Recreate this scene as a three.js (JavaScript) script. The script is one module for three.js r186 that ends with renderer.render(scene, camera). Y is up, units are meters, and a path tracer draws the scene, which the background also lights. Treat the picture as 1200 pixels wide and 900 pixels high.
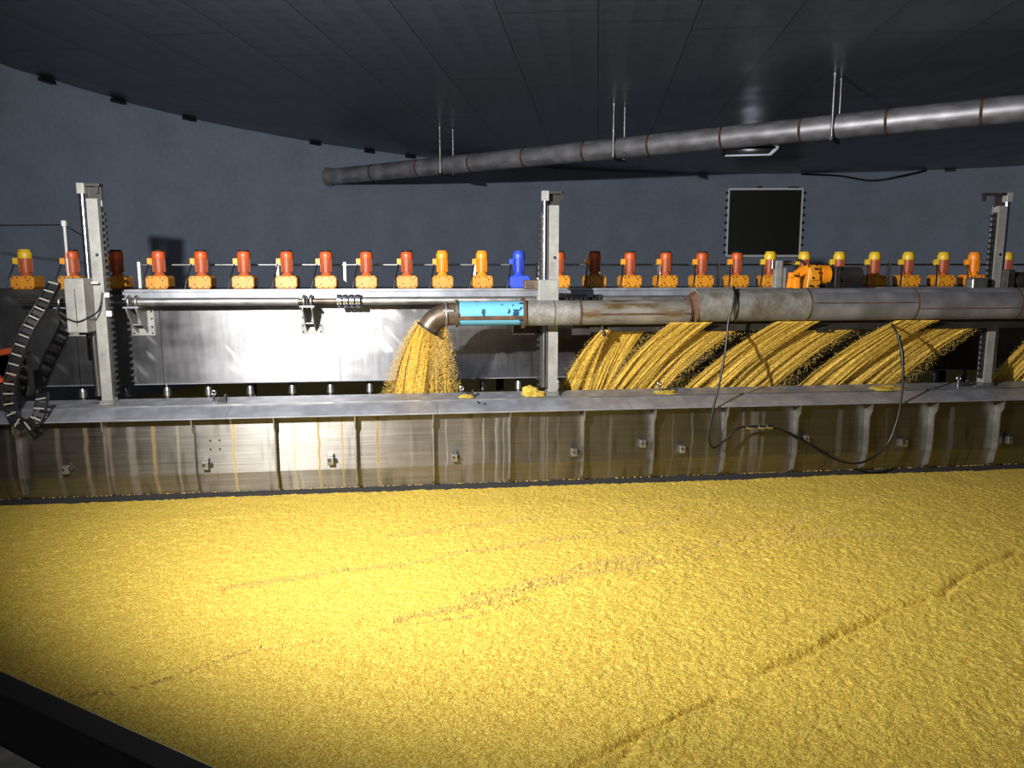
import * as THREE from 'three';
import { mergeGeometries, toCreasedNormals } from 'three/addons/utils/BufferGeometryUtils.js';
import { RoundedBoxGeometry } from 'three/addons/geometries/RoundedBoxGeometry.js';

/* ------------------------------------------------------------------ camera, light, exposure */
const scene = new THREE.Scene();
scene.background = new THREE.Color(0x000000);
const rad = THREE.MathUtils.degToRad;
const camera = new THREE.PerspectiveCamera(53.13, 4 / 3, 0.05, 200);
camera.position.set(0, 2.51, 8.6);
{
  const th = rad(7.3), p = rad(8.53);
  camera.lookAt(Math.sin(th) * Math.cos(p), 2.51 - Math.sin(p), 8.6 - Math.cos(th) * Math.cos(p));
}
const renderer = new THREE.WebGLRenderer({ antialias: true });
renderer.toneMapping = THREE.LinearToneMapping;
renderer.toneMappingExposure = 1.0;
renderer.shadowMap.enabled = true;
renderer.shadowMap.type = THREE.PCFSoftShadowMap;

// the one floodlight of the place: on a tripod at the platform, left of the camera, aimed across the grain
const LAMP = new THREE.Vector3(-2.4, 3.6, 5.0);
const AIM = new THREE.Vector3(Math.sin(rad(39)) * Math.cos(rad(3)), -Math.sin(rad(3)), -Math.cos(rad(39)) * Math.cos(rad(3)));
const flood = new THREE.SpotLight(0xfdfaf6, 455, 0, rad(75), 0.85, 2);
flood.position.copy(LAMP).addScaledVector(AIM, 0.07);
flood.target.position.copy(LAMP).addScaledVector(AIM, 5);
flood.shadow.radius = 2.5;
flood.shadow.mapSize.set(2048, 2048);
scene.add(flood, flood.target);

/* ------------------------------------------------------------------ helpers */
let seed = 1234567;
const rnd = () => { seed = (seed * 1664525 + 1013904223) >>> 0; return seed / 4294967296; };
const rr = (a, b) => a + (b - a) * rnd();
const hash = (x, y, s = 0) => {
  let h = (Math.imul(x | 0, 374761393) + Math.imul(y | 0, 668265263) + Math.imul(s | 0, 982451653)) | 0;
  h = Math.imul(h ^ (h >>> 13), 1274126177); h ^= h >>> 16;
  return (h >>> 0) / 4294967296;
};
const sm = (t) => t * t * (3 - 2 * t);
function noise(x, y, s = 0, px = 0, py = 0) {           // value noise, optional period
  const xi = Math.floor(x), yi = Math.floor(y), fx = sm(x - xi), fy = sm(y - yi);
  const w = (v, p) => p ? ((v % p) + p) % p : v;
  const a = hash(w(xi, px), w(yi, py), s), b = hash(w(xi + 1, px), w(yi, py), s);
  const c = hash(w(xi, px), w(yi + 1, py), s), d = hash(w(xi + 1, px), w(yi + 1, py), s);
  return (a + (b - a) * fx) * (1 - fy) + (c + (d - c) * fx) * fy;
}
function fbm(x, y, s = 0, o = 4, px = 0, py = 0) {
  let v = 0, a = 0.5, n = 0;
  for (let i = 0; i < o; i++) { v += a * noise(x, y, s + i * 17, px, py); n += a; x *= 2; y *= 2; px *= 2; py *= 2; a *= 0.5; }
  return v / n;
}
const clamp = (v, a = 0, b = 1) => Math.min(b, Math.max(a, v));
function tex(w, h, fn, srgb = true, rep = null) {
  const d = new Uint8Array(w * h * 4);
  for (let j = 0; j < h; j++) for (let i = 0; i < w; i++) {
    const c = fn((i + 0.5) / w, (j + 0.5) / h, i, j), k = (j * w + i) * 4;
    if (typeof c === 'number') { d[k] = d[k + 1] = d[k + 2] = clamp(c) * 255; } else { d[k] = clamp(c[0]) * 255; d[k + 1] = clamp(c[1]) * 255; d[k + 2] = clamp(c[2]) * 255; }
    d[k + 3] = 255;
  }
  const t = new THREE.DataTexture(d, w, h, THREE.RGBAFormat);
  t.wrapS = t.wrapT = THREE.RepeatWrapping; t.magFilter = THREE.LinearFilter; t.minFilter = THREE.LinearMipmapLinearFilter; t.generateMipmaps = true;
  if (srgb) t.colorSpace = THREE.SRGBColorSpace;
  if (rep) t.repeat.set(rep[0], rep[1]);
  t.needsUpdate = true;
  return t;
}
const used = new Map();
function numbered(name) {
  const n = used.get(name) || 0; used.set(name, n + 1);
  return n ? `${name}_${String(n).padStart(3, '0')}` : name;
}
function boxUV(g) {                                       // uv in metres from the dominant face direction
  if (g.index) g = g.toNonIndexed();
  const p = g.attributes.position, uv = new Float32Array(p.count * 2);
  const a = new THREE.Vector3(), b = new THREE.Vector3(), c = new THREE.Vector3();
  for (let i = 0; i < p.count; i += 3) {
    a.fromBufferAttribute(p, i); b.fromBufferAttribute(p, i + 1); c.fromBufferAttribute(p, i + 2);
    const n = b.clone().sub(a).cross(c.clone().sub(a)); const ax = Math.abs(n.x), ay = Math.abs(n.y), az = Math.abs(n.z);
    [a, b, c].forEach((v, k) => {
      const u = (i + k) * 2;
      if (az >= ax && az >= ay) { uv[u] = v.x; uv[u + 1] = v.y; } else if (ay >= ax) { uv[u] = v.x; uv[u + 1] = v.z; } else { uv[u] = v.z; uv[u + 1] = v.y; }
    });
  }
  g.setAttribute('uv', new THREE.BufferAttribute(uv, 2));
  return g;
}
const strip = (g) => { const r = g.index ? g.toNonIndexed() : g; for (const k of Object.keys(r.attributes)) if (!['position', 'normal', 'uv'].includes(k)) r.deleteAttribute(k); return r; };
function join(gs, uvBox = true) {
  gs = [].concat(gs).map(strip);
  const g = gs.length > 1 ? mergeGeometries(gs) : gs[0];
  return uvBox ? boxUV(g) : g;
}
function part(name, gs, mat, parent, opts = {}) {
  const m = new THREE.Mesh(opts.raw ? gs : join(gs), mat);
  m.name = parent === scene ? numbered(name) : name;
  if (opts.label) m.userData.label = opts.label;
  parent.add(m);
  return m;
}
function thing(name, label, category, pos = [0, 0, 0], group) {
  const o = new THREE.Group(); o.name = numbered(name); o.position.set(...pos);
  o.userData = { label, category }; if (group) o.userData.group = group;
  scene.add(o); return o;
}
function tag(o, label, category, group, kind) {
  o.userData.label = label; o.userData.category = category;
  if (group) o.userData.group = group; if (kind) o.userData.kind = kind; return o;
}
function struct(o, label) { o.userData.kind = 'structure'; if (label) o.userData.label = label; o.userData.category = o.userData.category || 'structure'; return o; }
const box = (x0, x1, y0, y1, z0, z1) => new THREE.BoxGeometry(Math.abs(x1 - x0), Math.abs(y1 - y0), Math.abs(z1 - z0)).translate((x0 + x1) / 2, (y0 + y1) / 2, (z0 + z1) / 2);
const rbox = (x0, x1, y0, y1, z0, z1, r = 0.008) => new RoundedBoxGeometry(Math.abs(x1 - x0), Math.abs(y1 - y0), Math.abs(z1 - z0), 2, r).translate((x0 + x1) / 2, (y0 + y1) / 2, (z0 + z1) / 2);
function rod(a, b, r, seg = 10, r2 = r) {                  // cylinder between two points
  const A = new THREE.Vector3(...a), B = new THREE.Vector3(...b), d = B.clone().sub(A), L = d.length();
  const g = new THREE.CylinderGeometry(r2, r, L, seg, 1);
  g.applyQuaternion(new THREE.Quaternion().setFromUnitVectors(new THREE.Vector3(0, 1, 0), d.normalize()));
  return g.translate((A.x + B.x) / 2, (A.y + B.y) / 2, (A.z + B.z) / 2);
}
function prismZ(pts, z0, z1, bevel = 0) {                 // xy polygon extruded from z0 to z1
  const s = new THREE.Shape(pts.map(([x, y]) => new THREE.Vector2(x, y)));
  const g = new THREE.ExtrudeGeometry(s, bevel ? { depth: z1 - z0 - 2 * bevel, bevelEnabled: true, bevelSize: bevel, bevelThickness: bevel, bevelSegments: 1, bevelOffset: -bevel } : { depth: z1 - z0, bevelEnabled: false });
  return g.translate(0, 0, z0 + bevel);
}
const prismX = (pts, x0, x1) => {                          // zy polygon ([z,y]) extruded along x
  const s = new THREE.Shape(pts.map(([z, y]) => new THREE.Vector2(-z, y)));
  return new THREE.ExtrudeGeometry(s, { depth: x1 - x0, bevelEnabled: false }).rotateY(Math.PI / 2).translate(x0, 0, 0);
};
const tube = (pts, r, n = 60, seg = 8) => new THREE.TubeGeometry(new THREE.CatmullRomCurve3(pts.map((p) => new THREE.Vector3(...p)), false, 'centripetal'), n, r, seg, false);

/* ------------------------------------------------------------------ textures and materials */
const wallTex = tex(512, 512, (u, v) => { const n = fbm(u * 6, v * 6, 3, 5, 6, 6), m = fbm(u * 60, v * 60, 9, 2, 60, 60); const k = 0.92 + 0.12 * (n - 0.5) + 0.07 * (m - 0.5); return [0.555 * k, 0.60 * k, 0.685 * k]; });
const wallMat = new THREE.MeshStandardMaterial({ map: wallTex, roughness: 0.62 });
wallTex.repeat.set(26, 8);
const perf = (u, v) => { const x = (u * 16) % 1 - 0.5, y = (v * 16) % 1 - 0.5; return x * x + y * y < 0.075 ? 0 : 1; };
const ceilTex = tex(512, 512, (u, v) => { const n = fbm(u * 5, v * 5, 21, 4, 5, 5); const k = (0.9 + 0.3 * (n - 0.5)) * (perf(u, v) ? 1 : 0.45); return [0.315 * k, 0.345 * k, 0.39 * k]; });
const ceilBump = tex(512, 512, (u, v) => perf(u, v) * 0.8, false);
ceilTex.repeat.set(2.5, 2.5); ceilBump.repeat.set(2.5, 2.5);
const ceilMat = new THREE.MeshStandardMaterial({ map: ceilTex, bumpMap: ceilBump, bumpScale: 0.002, roughness: 0.33, metalness: 0.3 });
const ceilBackMat = new THREE.MeshStandardMaterial({ color: 0x2a2c30, roughness: 0.8 });

// stained stainless steel of the trough front: u runs 0..1 over x -6.4..11.6, v over the height
const TX0 = -6.4, TX1 = 11.6, TL = TX1 - TX0;
const drips = [];
for (const [x, w, r, g, b, a] of [[-3.86, 0.035, 0.45, 0.33, 0.16, 0.5], [-3.57, 0.03, 0.62, 0.47, 0.12, 0.55], [-3.35, 0.05, 0.62, 0.42, 0.12, 0.6], [-3.1, 0.06, 0.72, 0.62, 0.45, 0.4], [-2.87, 0.028, 0.72, 0.55, 0.12, 0.75], [-2.62, 0.02, 0.75, 0.66, 0.35, 0.4], [-2.02, 0.02, 0.8, 0.66, 0.15, 0.75], [-1.56, 0.022, 0.62, 0.42, 0.08, 0.85], [-1.36, 0.012, 0.75, 0.75, 0.2, 0.5], [-1.09, 0.02, 0.66, 0.54, 0.12, 0.8], [-0.83, 0.016, 0.66, 0.54, 0.12, 0.7], [-0.43, 0.022, 0.62, 0.47, 0.1, 0.8], [0.62, 0.05, 0.5, 0.44, 0.3, 0.5], [0.93, 0.012, 0.8, 0.78, 0.72, 0.6], [1.02, 0.012, 0.8, 0.78, 0.72, 0.5], [0.35, 0.012, 0.8, 0.78, 0.72, 0.4], [0.78, 0.01, 0.8, 0.78, 0.72, 0.5], [1.5, 0.01, 0.7, 0.68, 0.62, 0.3], [1.33, 0.01, 0.7, 0.68, 0.62, 0.3], [4.1, 0.04, 0.35, 0.27, 0.17, 0.5], [5.2, 0.05, 0.4, 0.3, 0.15, 0.4], [6.7, 0.05, 0.35, 0.25, 0.15, 0.4]]) drips.push({ x, w: w * 0.62, c: [r * 0.72, g * 0.68, b * 0.8], a: a * 0.9 });
for (let i = 0; i < 26; i++) drips.push({ x: rr(-6, 11), w: rr(0.006, 0.02), c: [0.5, 0.44, 0.33], a: rr(0.1, 0.3) });
const frontTex = tex(2048, 256, (u, v) => {
  const x = TX0 + u * TL, y = v;
  const n = fbm(x * 3, y * 3, 5, 4), br = noise(x * 1.5, y * 90, 8), g2 = fbm(x * 14, y * 2.2, 31, 3);
  let k = 0.50 + 0.10 * (n - 0.5) + 0.05 * (br - 0.5) - 0.10 * clamp((g2 - 0.55) * 3);
  let c = [k, k * 0.98, k * 0.95];
  for (const d of drips) {
    const wob = (noise(y * 9, d.x * 3, 4) - 0.5) * 0.02, dx = Math.abs(x - d.x + wob) / d.w;
    if (dx < 1.5) { const a = d.a * clamp(1.5 - dx) * (0.55 + 0.45 * noise(x * 60, y * 14, 2)); c = c.map((q, i) => q * (1 - a) + d.c[i] * a); }
  }
  return c;
});
const frontRough = tex(2048, 256, (u, v) => {
  const x = TX0 + u * TL, y = v;
  let r = 0.43 + 0.12 * (fbm(x * 2.2, y * 3, 51, 4) - 0.5) + 0.1 * (noise(x * 2, y * 120, 61) - 0.5);
  let met = 1;
  for (const d of drips) { const wob = (noise(y * 9, d.x * 3, 4) - 0.5) * 0.02, dx = Math.abs(x - d.x + wob) / d.w; if (dx < 1.5) { const a = d.a * clamp(1.5 - dx); r += a * 0.3; met -= a * 0.8; } }
  return [0, clamp(r, 0.2, 0.9), clamp(met)];
}, false);
const frontMat = new THREE.MeshPhysicalMaterial({ map: frontTex, roughnessMap: frontRough, metalnessMap: frontRough, roughness: 1, metalness: 0.97, anisotropy: 0.78, anisotropyRotation: Math.PI / 2 });
const backTex = tex(2048, 256, (u, v) => {
  const x = TX0 + u * TL, y = v;
  const n = fbm(x * 2.4, y * 4, 71, 5), st = fbm(x * 26, y * 3.0, 75, 3);
  let k = 0.53 + 0.16 * (n - 0.5) + 0.06 * (st - 0.5);
  const sc = clamp((noise(x * 11 + y * 9, y * 5 - x * 1.5, 78) - 0.72) * 4) * clamp((fbm(x * 1.1, y * 1.2, 79, 2) - 0.42) * 6);
  k += 0.10 * sc;
  return [k * 0.985, k * 0.985, k];
});
const backRough = tex(2048, 256, (u, v) => {
  const x = TX0 + u * TL, y = v;
  const sc = clamp((noise(x * 11 + y * 9, y * 5 - x * 1.5, 78) - 0.72) * 4) * clamp((fbm(x * 1.1, y * 1.2, 79, 2) - 0.42) * 6);
  const r = 0.40 + 0.2 * (fbm(x * 3, y * 5, 81, 4) - 0.5) + 0.18 * sc + 0.06 * (noise(x * 30, y * 4, 85) - 0.5);
  return [0, clamp(r, 0.2, 0.9), 1];
}, false);
const backMat = new THREE.MeshPhysicalMaterial({ map: backTex, roughnessMap: backRough, roughness: 1, metalness: 0.96, anisotropy: 0.7, anisotropyRotation: Math.PI / 2 });

const mottle = (base, amp, f, s, tint = [1, 1, 1]) => tex(256, 256, (u, v) => { const n = fbm(u * f, v * f, s, 4, f, f); return base.map((b, i) => b * (1 + amp * (n - 0.5) * tint[i])); });
const steelTex = mottle([0.58, 0.58, 0.57], 0.5, 8, 101);
const steelMat = new THREE.MeshStandardMaterial({ map: steelTex, metalness: 0.9, roughness: 0.42 });
const galvTex = tex(512, 512, (u, v) => { const n = fbm(u * 7, v * 7, 111, 4, 7, 7), m = noise(u * 40, v * 40, 115, 40, 40), g = 0.5 * clamp((fbm(u * 4, v * 4, 118, 4, 4, 4) - 0.62) * 5); const k = 0.52 + 0.22 * (n - 0.5) + 0.08 * (m - 0.5); return [k * (1 - 0.25 * g), k * (0.99 - 0.36 * g), k * (0.96 - 0.5 * g)]; });
const galvMat = new THREE.MeshStandardMaterial({ map: galvTex, metalness: 0.55, roughness: 0.5 });
const oldPipeTex = tex(512, 512, (u, v) => { const n = fbm(u * 6, v * 6, 131, 5, 6, 6), g = clamp((fbm(u * 3, v * 9, 138, 4, 3, 9) - 0.52) * 5), s = clamp((noise(u * 50, v * 50, 139, 50, 50) - 0.86) * 6); const k = 0.52 + 0.25 * (n - 0.5); return [k * (1 - 0.25 * g - 0.4 * s), k * (0.97 - 0.38 * g - 0.5 * s), k * (0.92 - 0.55 * g - 0.6 * s)]; });
const oldPipeMat = new THREE.MeshStandardMaterial({ map: oldPipeTex, metalness: 0.5, roughness: 0.48 });
const rustTex = mottle([0.27, 0.18, 0.11], 1.1, 10, 151);
const rustMat = new THREE.MeshStandardMaterial({ map: rustTex, roughness: 0.85 });
const darkMetal = new THREE.MeshStandardMaterial({ map: mottle([0.20, 0.19, 0.18], 0.6, 8, 161), metalness: 0.4, roughness: 0.5 });
const blackMat = new THREE.MeshStandardMaterial({ color: 0x111213, roughness: 0.55 });
const rubberMat = new THREE.MeshStandardMaterial({ color: 0x15171b, roughness: 0.8 });
const whiteMat = new THREE.MeshStandardMaterial({ map: mottle([0.76, 0.76, 0.75], 0.25, 9, 171), roughness: 0.5 });
const greyPaint = new THREE.MeshStandardMaterial({ map: mottle([0.51, 0.51, 0.495], 0.4, 9, 175), roughness: 0.5, metalness: 0.15 });
const chromeMat = new THREE.MeshStandardMaterial({ color: 0xc9ccd6, metalness: 1, roughness: 0.2 });
const blueTex = tex(256, 256, (u, v) => { const s = fbm(u * 14, v * 14, 181, 3, 14, 14) > 0.64, n = fbm(u * 5, v * 5, 183, 3, 5, 5); const k = 0.95 + 0.15 * (n - 0.5); return s ? [0.06, 0.20, 0.30] : [0.36 * k, 0.62 * k, 0.73 * k]; });
const bluePipeMat = new THREE.MeshStandardMaterial({ map: blueTex, roughness: 0.4 });
const paint = (c, s, rough = 0.48) => new THREE.MeshPhysicalMaterial({ map: mottle(c, 0.25, 6, s), roughness: rough, clearcoat: 0.1, clearcoatRoughness: 0.25 });
const yellowPaint = paint([0.76, 0.50, 0.09], 191), orangePaint = paint([0.70, 0.29, 0.09], 193), deepOrange = paint([0.60, 0.29, 0.16], 195, 0.5);
const ochrePaint = paint([0.86, 0.55, 0.10], 197), bluePaint = paint([0.16, 0.27, 0.72], 199), capYellow = paint([0.80, 0.66, 0.12], 201);
const amberPaint = paint([0.92, 0.55, 0.08], 203);
const kerbMat = new THREE.MeshStandardMaterial({ map: mottle([0.085, 0.085, 0.09], 0.7, 8, 211), roughness: 0.42, metalness: 0.2 });
const concreteMat = new THREE.MeshStandardMaterial({ map: mottle([0.50, 0.49, 0.45], 0.5, 9, 215), roughness: 0.9 });
const paneMat = new THREE.MeshStandardMaterial({ color: 0x131413, roughness: 0.55 });
const cableMat = new THREE.MeshStandardMaterial({ color: 0x0c0c0d, roughness: 0.4 });

// grain: kernels drawn one by one into a height and a colour field, 2 m square and tileable
const GN = 1024, gh = new Float32Array(GN * GN), gc = new Float32Array(GN * GN * 3);
gc.fill(0.30);
for (let k = 0; k < 46000; k++) {
  const cx = rnd() * GN, cy = rnd() * GN, a = rnd() * Math.PI, la = rr(2.2, 3.6), lb = rr(1.2, 1.8), hz = rr(0.45, 1), tone = rr(0.92, 1.07), ca = Math.cos(a), sa = Math.sin(a), pale = rnd();
  for (let j = -4; j <= 4; j++) for (let i = -4; i <= 4; i++) {
    const u = (i * ca + j * sa) / la, v = (-i * sa + j * ca) / lb, q = u * u + v * v;
    if (q > 1) continue;
    const X = ((Math.floor(cx) + i) % GN + GN) % GN, Y = ((Math.floor(cy) + j) % GN + GN) % GN, id = Y * GN + X, h = hz * (0.35 + 0.65 * Math.sqrt(1 - q));
    if (h > gh[id]) { gh[id] = h; gc[id * 3] = 0.815 * tone; gc[id * 3 + 1] = (0.70 + 0.06 * pale) * tone; gc[id * 3 + 2] = (0.25 + 0.12 * pale) * tone; }
  }
}
const grainTex = tex(GN, GN, (u, v, i, j) => { const id = j * GN + i; return gh[id] ? [gc[id * 3], gc[id * 3 + 1], gc[id * 3 + 2]] : [0.66, 0.53, 0.16]; });
const grainBump = tex(GN, GN, (u, v, i, j) => 0.3 * gh[j * GN + i] + 0.7 * (0.65 * noise(u * 84, v * 84, 451, 84, 84) + 0.35 * noise(u * 190, v * 190, 453, 190, 190)), false);
grainTex.repeat.set(0.5, 0.5); grainBump.repeat.set(0.5, 0.5);
const grainMat = new THREE.MeshStandardMaterial({ map: grainTex, bumpMap: grainBump, bumpScale: 0.0105, roughness: 0.75 });
const kernelMat = new THREE.MeshStandardMaterial({ color: new THREE.Color().setRGB(0.52, 0.34, 0.07), roughness: 0.7 });

const lipMat = new THREE.MeshStandardMaterial({ map: mottle([0.53, 0.54, 0.57], 0.45, 7, 221), metalness: 0.5, roughness: 0.45 });
const shaftMat = new THREE.MeshStandardMaterial({ map: mottle([0.72, 0.71, 0.70], 0.4, 9, 223), metalness: 0.9, roughness: 0.33 });
const rustySteel = new THREE.MeshStandardMaterial({ map: mottle([0.38, 0.33, 0.28], 0.9, 8, 225), metalness: 0.6, roughness: 0.45 });
const bigPipeMat = new THREE.MeshStandardMaterial({ map: mottle([0.50, 0.50, 0.52], 0.5, 5, 227), metalness: 0.5, roughness: 0.45 });
const chromeFrame = new THREE.MeshStandardMaterial({ color: 0xf2f4f8, metalness: 0.0, roughness: 0.3 });
const streamMat = new THREE.MeshStandardMaterial({ map: grainTex, color: new THREE.Color().setRGB(0.86, 0.76, 0.66), bumpMap: grainBump, bumpScale: 0.0005, roughness: 0.75, side: THREE.DoubleSide });  // grain map tinted darker to stand in for shade between falling kernels

/* ------------------------------------------------------------------ the vessel: round wall, floor, ceiling */
const CX = 9.34, CZ = -0.96, R = 16.28, HC = 5.71;
{
  const prof = [[R, -1.2], [R, HC + 0.25], [R + 0.3, HC + 0.25], [R + 0.3, -1.2], [R, -1.2]].map((p) => new THREE.Vector2(...p));
  const w = new THREE.Mesh(toCreasedNormals(new THREE.LatheGeometry(prof, 160), 0.6), wallMat);
  w.material.side = THREE.DoubleSide; w.name = 'wall_round'; w.position.set(CX, 0, CZ); scene.add(w);
  struct(w, 'blue-grey painted round wall of the grain vessel').userData.category = 'wall';
  const f = new THREE.Mesh(new THREE.CylinderGeometry(R, R, 0.2, 96).translate(CX, -1.3, CZ), concreteMat);
  f.name = 'floor'; scene.add(f); struct(f, 'vessel floor under the grain').userData.category = 'floor';
  const c = new THREE.Group(); c.name = 'ceiling'; scene.add(c); struct(c, 'dark perforated sheet metal ceiling in long panels').userData.category = 'ceiling';
  const slab = new THREE.Mesh(new THREE.CylinderGeometry(R, R, 0.2, 96).translate(CX, HC + 0.14, CZ), ceilBackMat); slab.name = 'backing'; c.add(slab);
  const ang = rad(13.6), W = 1.25, L = 4;
  function pillow(w, l, sd) {
    const g = new THREE.PlaneGeometry(w - 0.007, l - 0.007, 8, 22).rotateX(Math.PI / 2), p = g.attributes.position;
    const uv = g.attributes.uv;
    for (let i = 0; i < p.count; i++) {
      const x = p.getX(i), z = p.getZ(i);
      p.setY(i, -(fbm(x * 1.1 + sd * 7, z * 0.9 + sd * 3, 300 + sd, 2) - 0.5) * 0.055 * (1 - Math.pow(Math.abs(2 * x / w), 4)) * (1 - Math.pow(Math.abs(2 * z / l), 8)));
      uv.setXY(i, x, z);
    }
    g.computeVertexNormals(); return g;
  }
  const variants = [0, 1, 2, 3, 4].map((s) => pillow(W, L, s));
  for (let k = -13; k <= 13; k++) {
    const s = k * W, e = Math.max(Math.abs(s) - W / 2, 0); if (e > R) continue;
    const half = Math.sqrt(R * R - e * e) ;
    for (let j = 0; j * L < 2 * half; j++) {
      const t0 = -half + j * L, t1 = Math.min(t0 + L, half); if (t1 - t0 < 0.3) continue;
      const g = t1 - t0 > L - 0.01 ? variants[(k * 3 + j * 2 + 60) % 5] : pillow(W, t1 - t0, (k + 40) % 7);
      const m = new THREE.Mesh(g, ceilMat); m.name = 'ceiling_panel';
      const t = (t0 + t1) / 2;
      // local z runs along the strip
      m.position.set(CX + Math.cos(ang) * s - Math.sin(ang) * t, HC, CZ + Math.sin(ang) * s + Math.cos(ang) * t);
      m.rotation.y = -ang; c.add(m);
    }
  }
}
ceilMat.side = THREE.DoubleSide;

/* ------------------------------------------------------------------ grain bed */
const creases = [];                                        // [points, half width, depth, side height]
const addCrease = (pts, w, d, step, run = 0.22) => creases.push({ pts, w, d, step, run });
addCrease([[6.6, 1.95], [5.5, 2.52], [4.79, 2.88], [4.11, 3.26], [3.61, 3.47], [3.11, 3.73], [2.72, 3.95], [2.37, 4.16], [2.1, 4.32]], 0.04, 0.05, 0.04);
addCrease([[1.95, 4.42], [1.83, 4.47], [1.52, 4.58], [1.31, 4.69], [1.1, 4.81], [0.88, 4.93], [0.58, 5.11], [0.2, 5.35]], 0.03, 0.04, 0.035);
addCrease([[1.3, 4.72], [1.17, 4.82], [1.01, 4.99], [0.79, 5.13], [0.5, 5.3]], 0.025, 0.035, 0.02);
addCrease([[4.6, 1.95], [4.46, 1.92], [4.08, 1.88], [3.52, 2.04], [2.87, 2.18], [2.33, 2.33], [1.93, 2.38], [1.43, 2.57], [1.04, 2.7], [0.5, 2.95], [-0.2, 3.2]], 0.07, 0.0, 0.03);
addCrease([[4.15, 1.7], [3.34, 1.86], [2.4, 2.08], [1.56, 2.33], [0.75, 2.7], [0.33, 2.86]], 0.06, 0.0, 0.022);
addCrease([[3.4, 0.95], [2.5, 1.35], [1.73, 1.6], [0.88, 1.78], [0.08, 2.04], [-0.65, 2.18], [-1.6, 2.45]], 0.07, 0.0, 0.028);
addCrease([[4.4, 0.9], [3.11, 0.72], [2.1, 0.84], [1.34, 0.98], [0.61, 1.16], [-0.3, 1.35]], 0.06, 0.0, 0.02);
addCrease([[5.2, 0.75], [4.2, 1.25], [3.6, 1.6], [3.1, 1.8]], 0.06, 0.0, 0.015);
addCrease([[0.9, 2.98], [0.1, 3.25], [-0.55, 3.4], [-1.12, 3.5], [-1.61, 3.86], [-1.79, 3.92], [-2.09, 4.03], [-2.3, 4.1]], 0.02, 0.02, 0.012);
function segInfo(x, z, pts) {                              // distance to polyline, signed side, fade towards the ends
  let best = 1e9, side = 1, tt = 0;
  for (let i = 0; i < pts.length - 1; i++) {
    const [ax, az] = pts[i], [bx, bz] = pts[i + 1], dx = bx - ax, dz = bz - az, L2 = dx * dx + dz * dz;
    const t = clamp(((x - ax) * dx + (z - az) * dz) / L2), d = Math.hypot(x - ax - dx * t, z - az - dz * t);
    if (d < best) { best = d; side = Math.sign(dx * (z - az) - dz * (x - ax)); tt = (i + t) / (pts.length - 1); }
  }
  return [best, side, Math.min(1, Math.min(tt, 1 - tt) * 6)];
}
function grainY(x, z, fine = true) {
  let y = -0.06 + 0.035 * (fbm(x * 0.5 + 40, z * 0.8 + 40, 400, 2) - 0.5);
  if (fine) {
    y += 0.014 * (fbm(x * 4.2, z * 6, 402, 2) - 0.5) + 0.010 * (noise(x * 26, z * 26, 405) - 0.5) + 0.010 * (noise(x * 47, z * 47, 407) - 0.5);
    const wx = x + 0.10 * (fbm(x * 2.2, z * 2.2, 411, 3) - 0.5), wz = z + 0.16 * (fbm(x * 2.2 + 9, z * 2.2, 415, 3) - 0.5);
    for (const c of creases) {
      const [d, s, f] = segInfo(wx, wz, c.pts);
      if (d > 3 * c.run + 0.2) continue;
      const amp = f * (0.55 + 0.9 * noise(x * 3, z * 3, 421));
      if (!c.d) y += f * 0.022 * (noise(x * 34, z * 34, 431) - 0.5) * (s < 0 ? 1 : 0.6) * Math.exp(-(d * d) / 0.012);
      y -= amp * c.d * Math.exp(-(d * d) / (c.w * c.w));
      y += amp * c.step * (s < 0 ? 1 : 0) * (1 - Math.exp(-(d * d) / (c.w * c.w))) * Math.exp(-d / c.run);
    }
  }
  return y;
}
{
  const axis = (list) => { const o = []; for (const [a, b, n] of list) for (let i = 0; i < n; i++) o.push(a + (b - a) * i / n); o.push(list[list.length - 1][1]); return o; };
  const xs = axis([[CX - R, -3.4, 60], [-3.4, 7.2, 620], [7.2, CX + R, 60]]);
  const zs = axis([[CZ - R, -0.6, 30], [-0.6, 0.5, 30], [0.5, 3.0, 200], [3.0, 6.0, 170], [6.0, CZ + R, 24]]);
  const nx = xs.length, nz = zs.length, pos = new Float32Array(nx * nz * 3), uv = new Float32Array(nx * nz * 2), idx = [];
  for (let j = 0; j < nz; j++) for (let i = 0; i < nx; i++) {
    let x = xs[i], z = zs[j]; const k = (j * nx + i);
    const dx = x - CX, dz = z - CZ, r = Math.hypot(dx, dz); if (r > R) { x = CX + dx * R / r; z = CZ + dz * R / r; }
    pos[k * 3] = x; pos[k * 3 + 1] = grainY(x, z, x > -4 && x < 9 && z > -0.8 && z < 6.4); pos[k * 3 + 2] = z;
    uv[k * 2] = x; uv[k * 2 + 1] = z;
  }
  for (let j = 0; j < nz - 1; j++) for (let i = 0; i < nx - 1; i++) { const a = j * nx + i, b = a + 1, c = a + nx, d = c + 1; idx.push(a, c, b, b, c, d); }
  const g = new THREE.BufferGeometry();
  g.setAttribute('position', new THREE.BufferAttribute(pos, 3)); g.setAttribute('uv', new THREE.BufferAttribute(uv, 2)); g.setIndex(idx); g.computeVertexNormals();
  const m = new THREE.Mesh(g, grainMat); m.name = 'grain_bed'; scene.add(m);
  tag(m, 'deep bed of yellow malting grain filling the whole vessel', 'grain', null, 'stuff');
}
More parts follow.
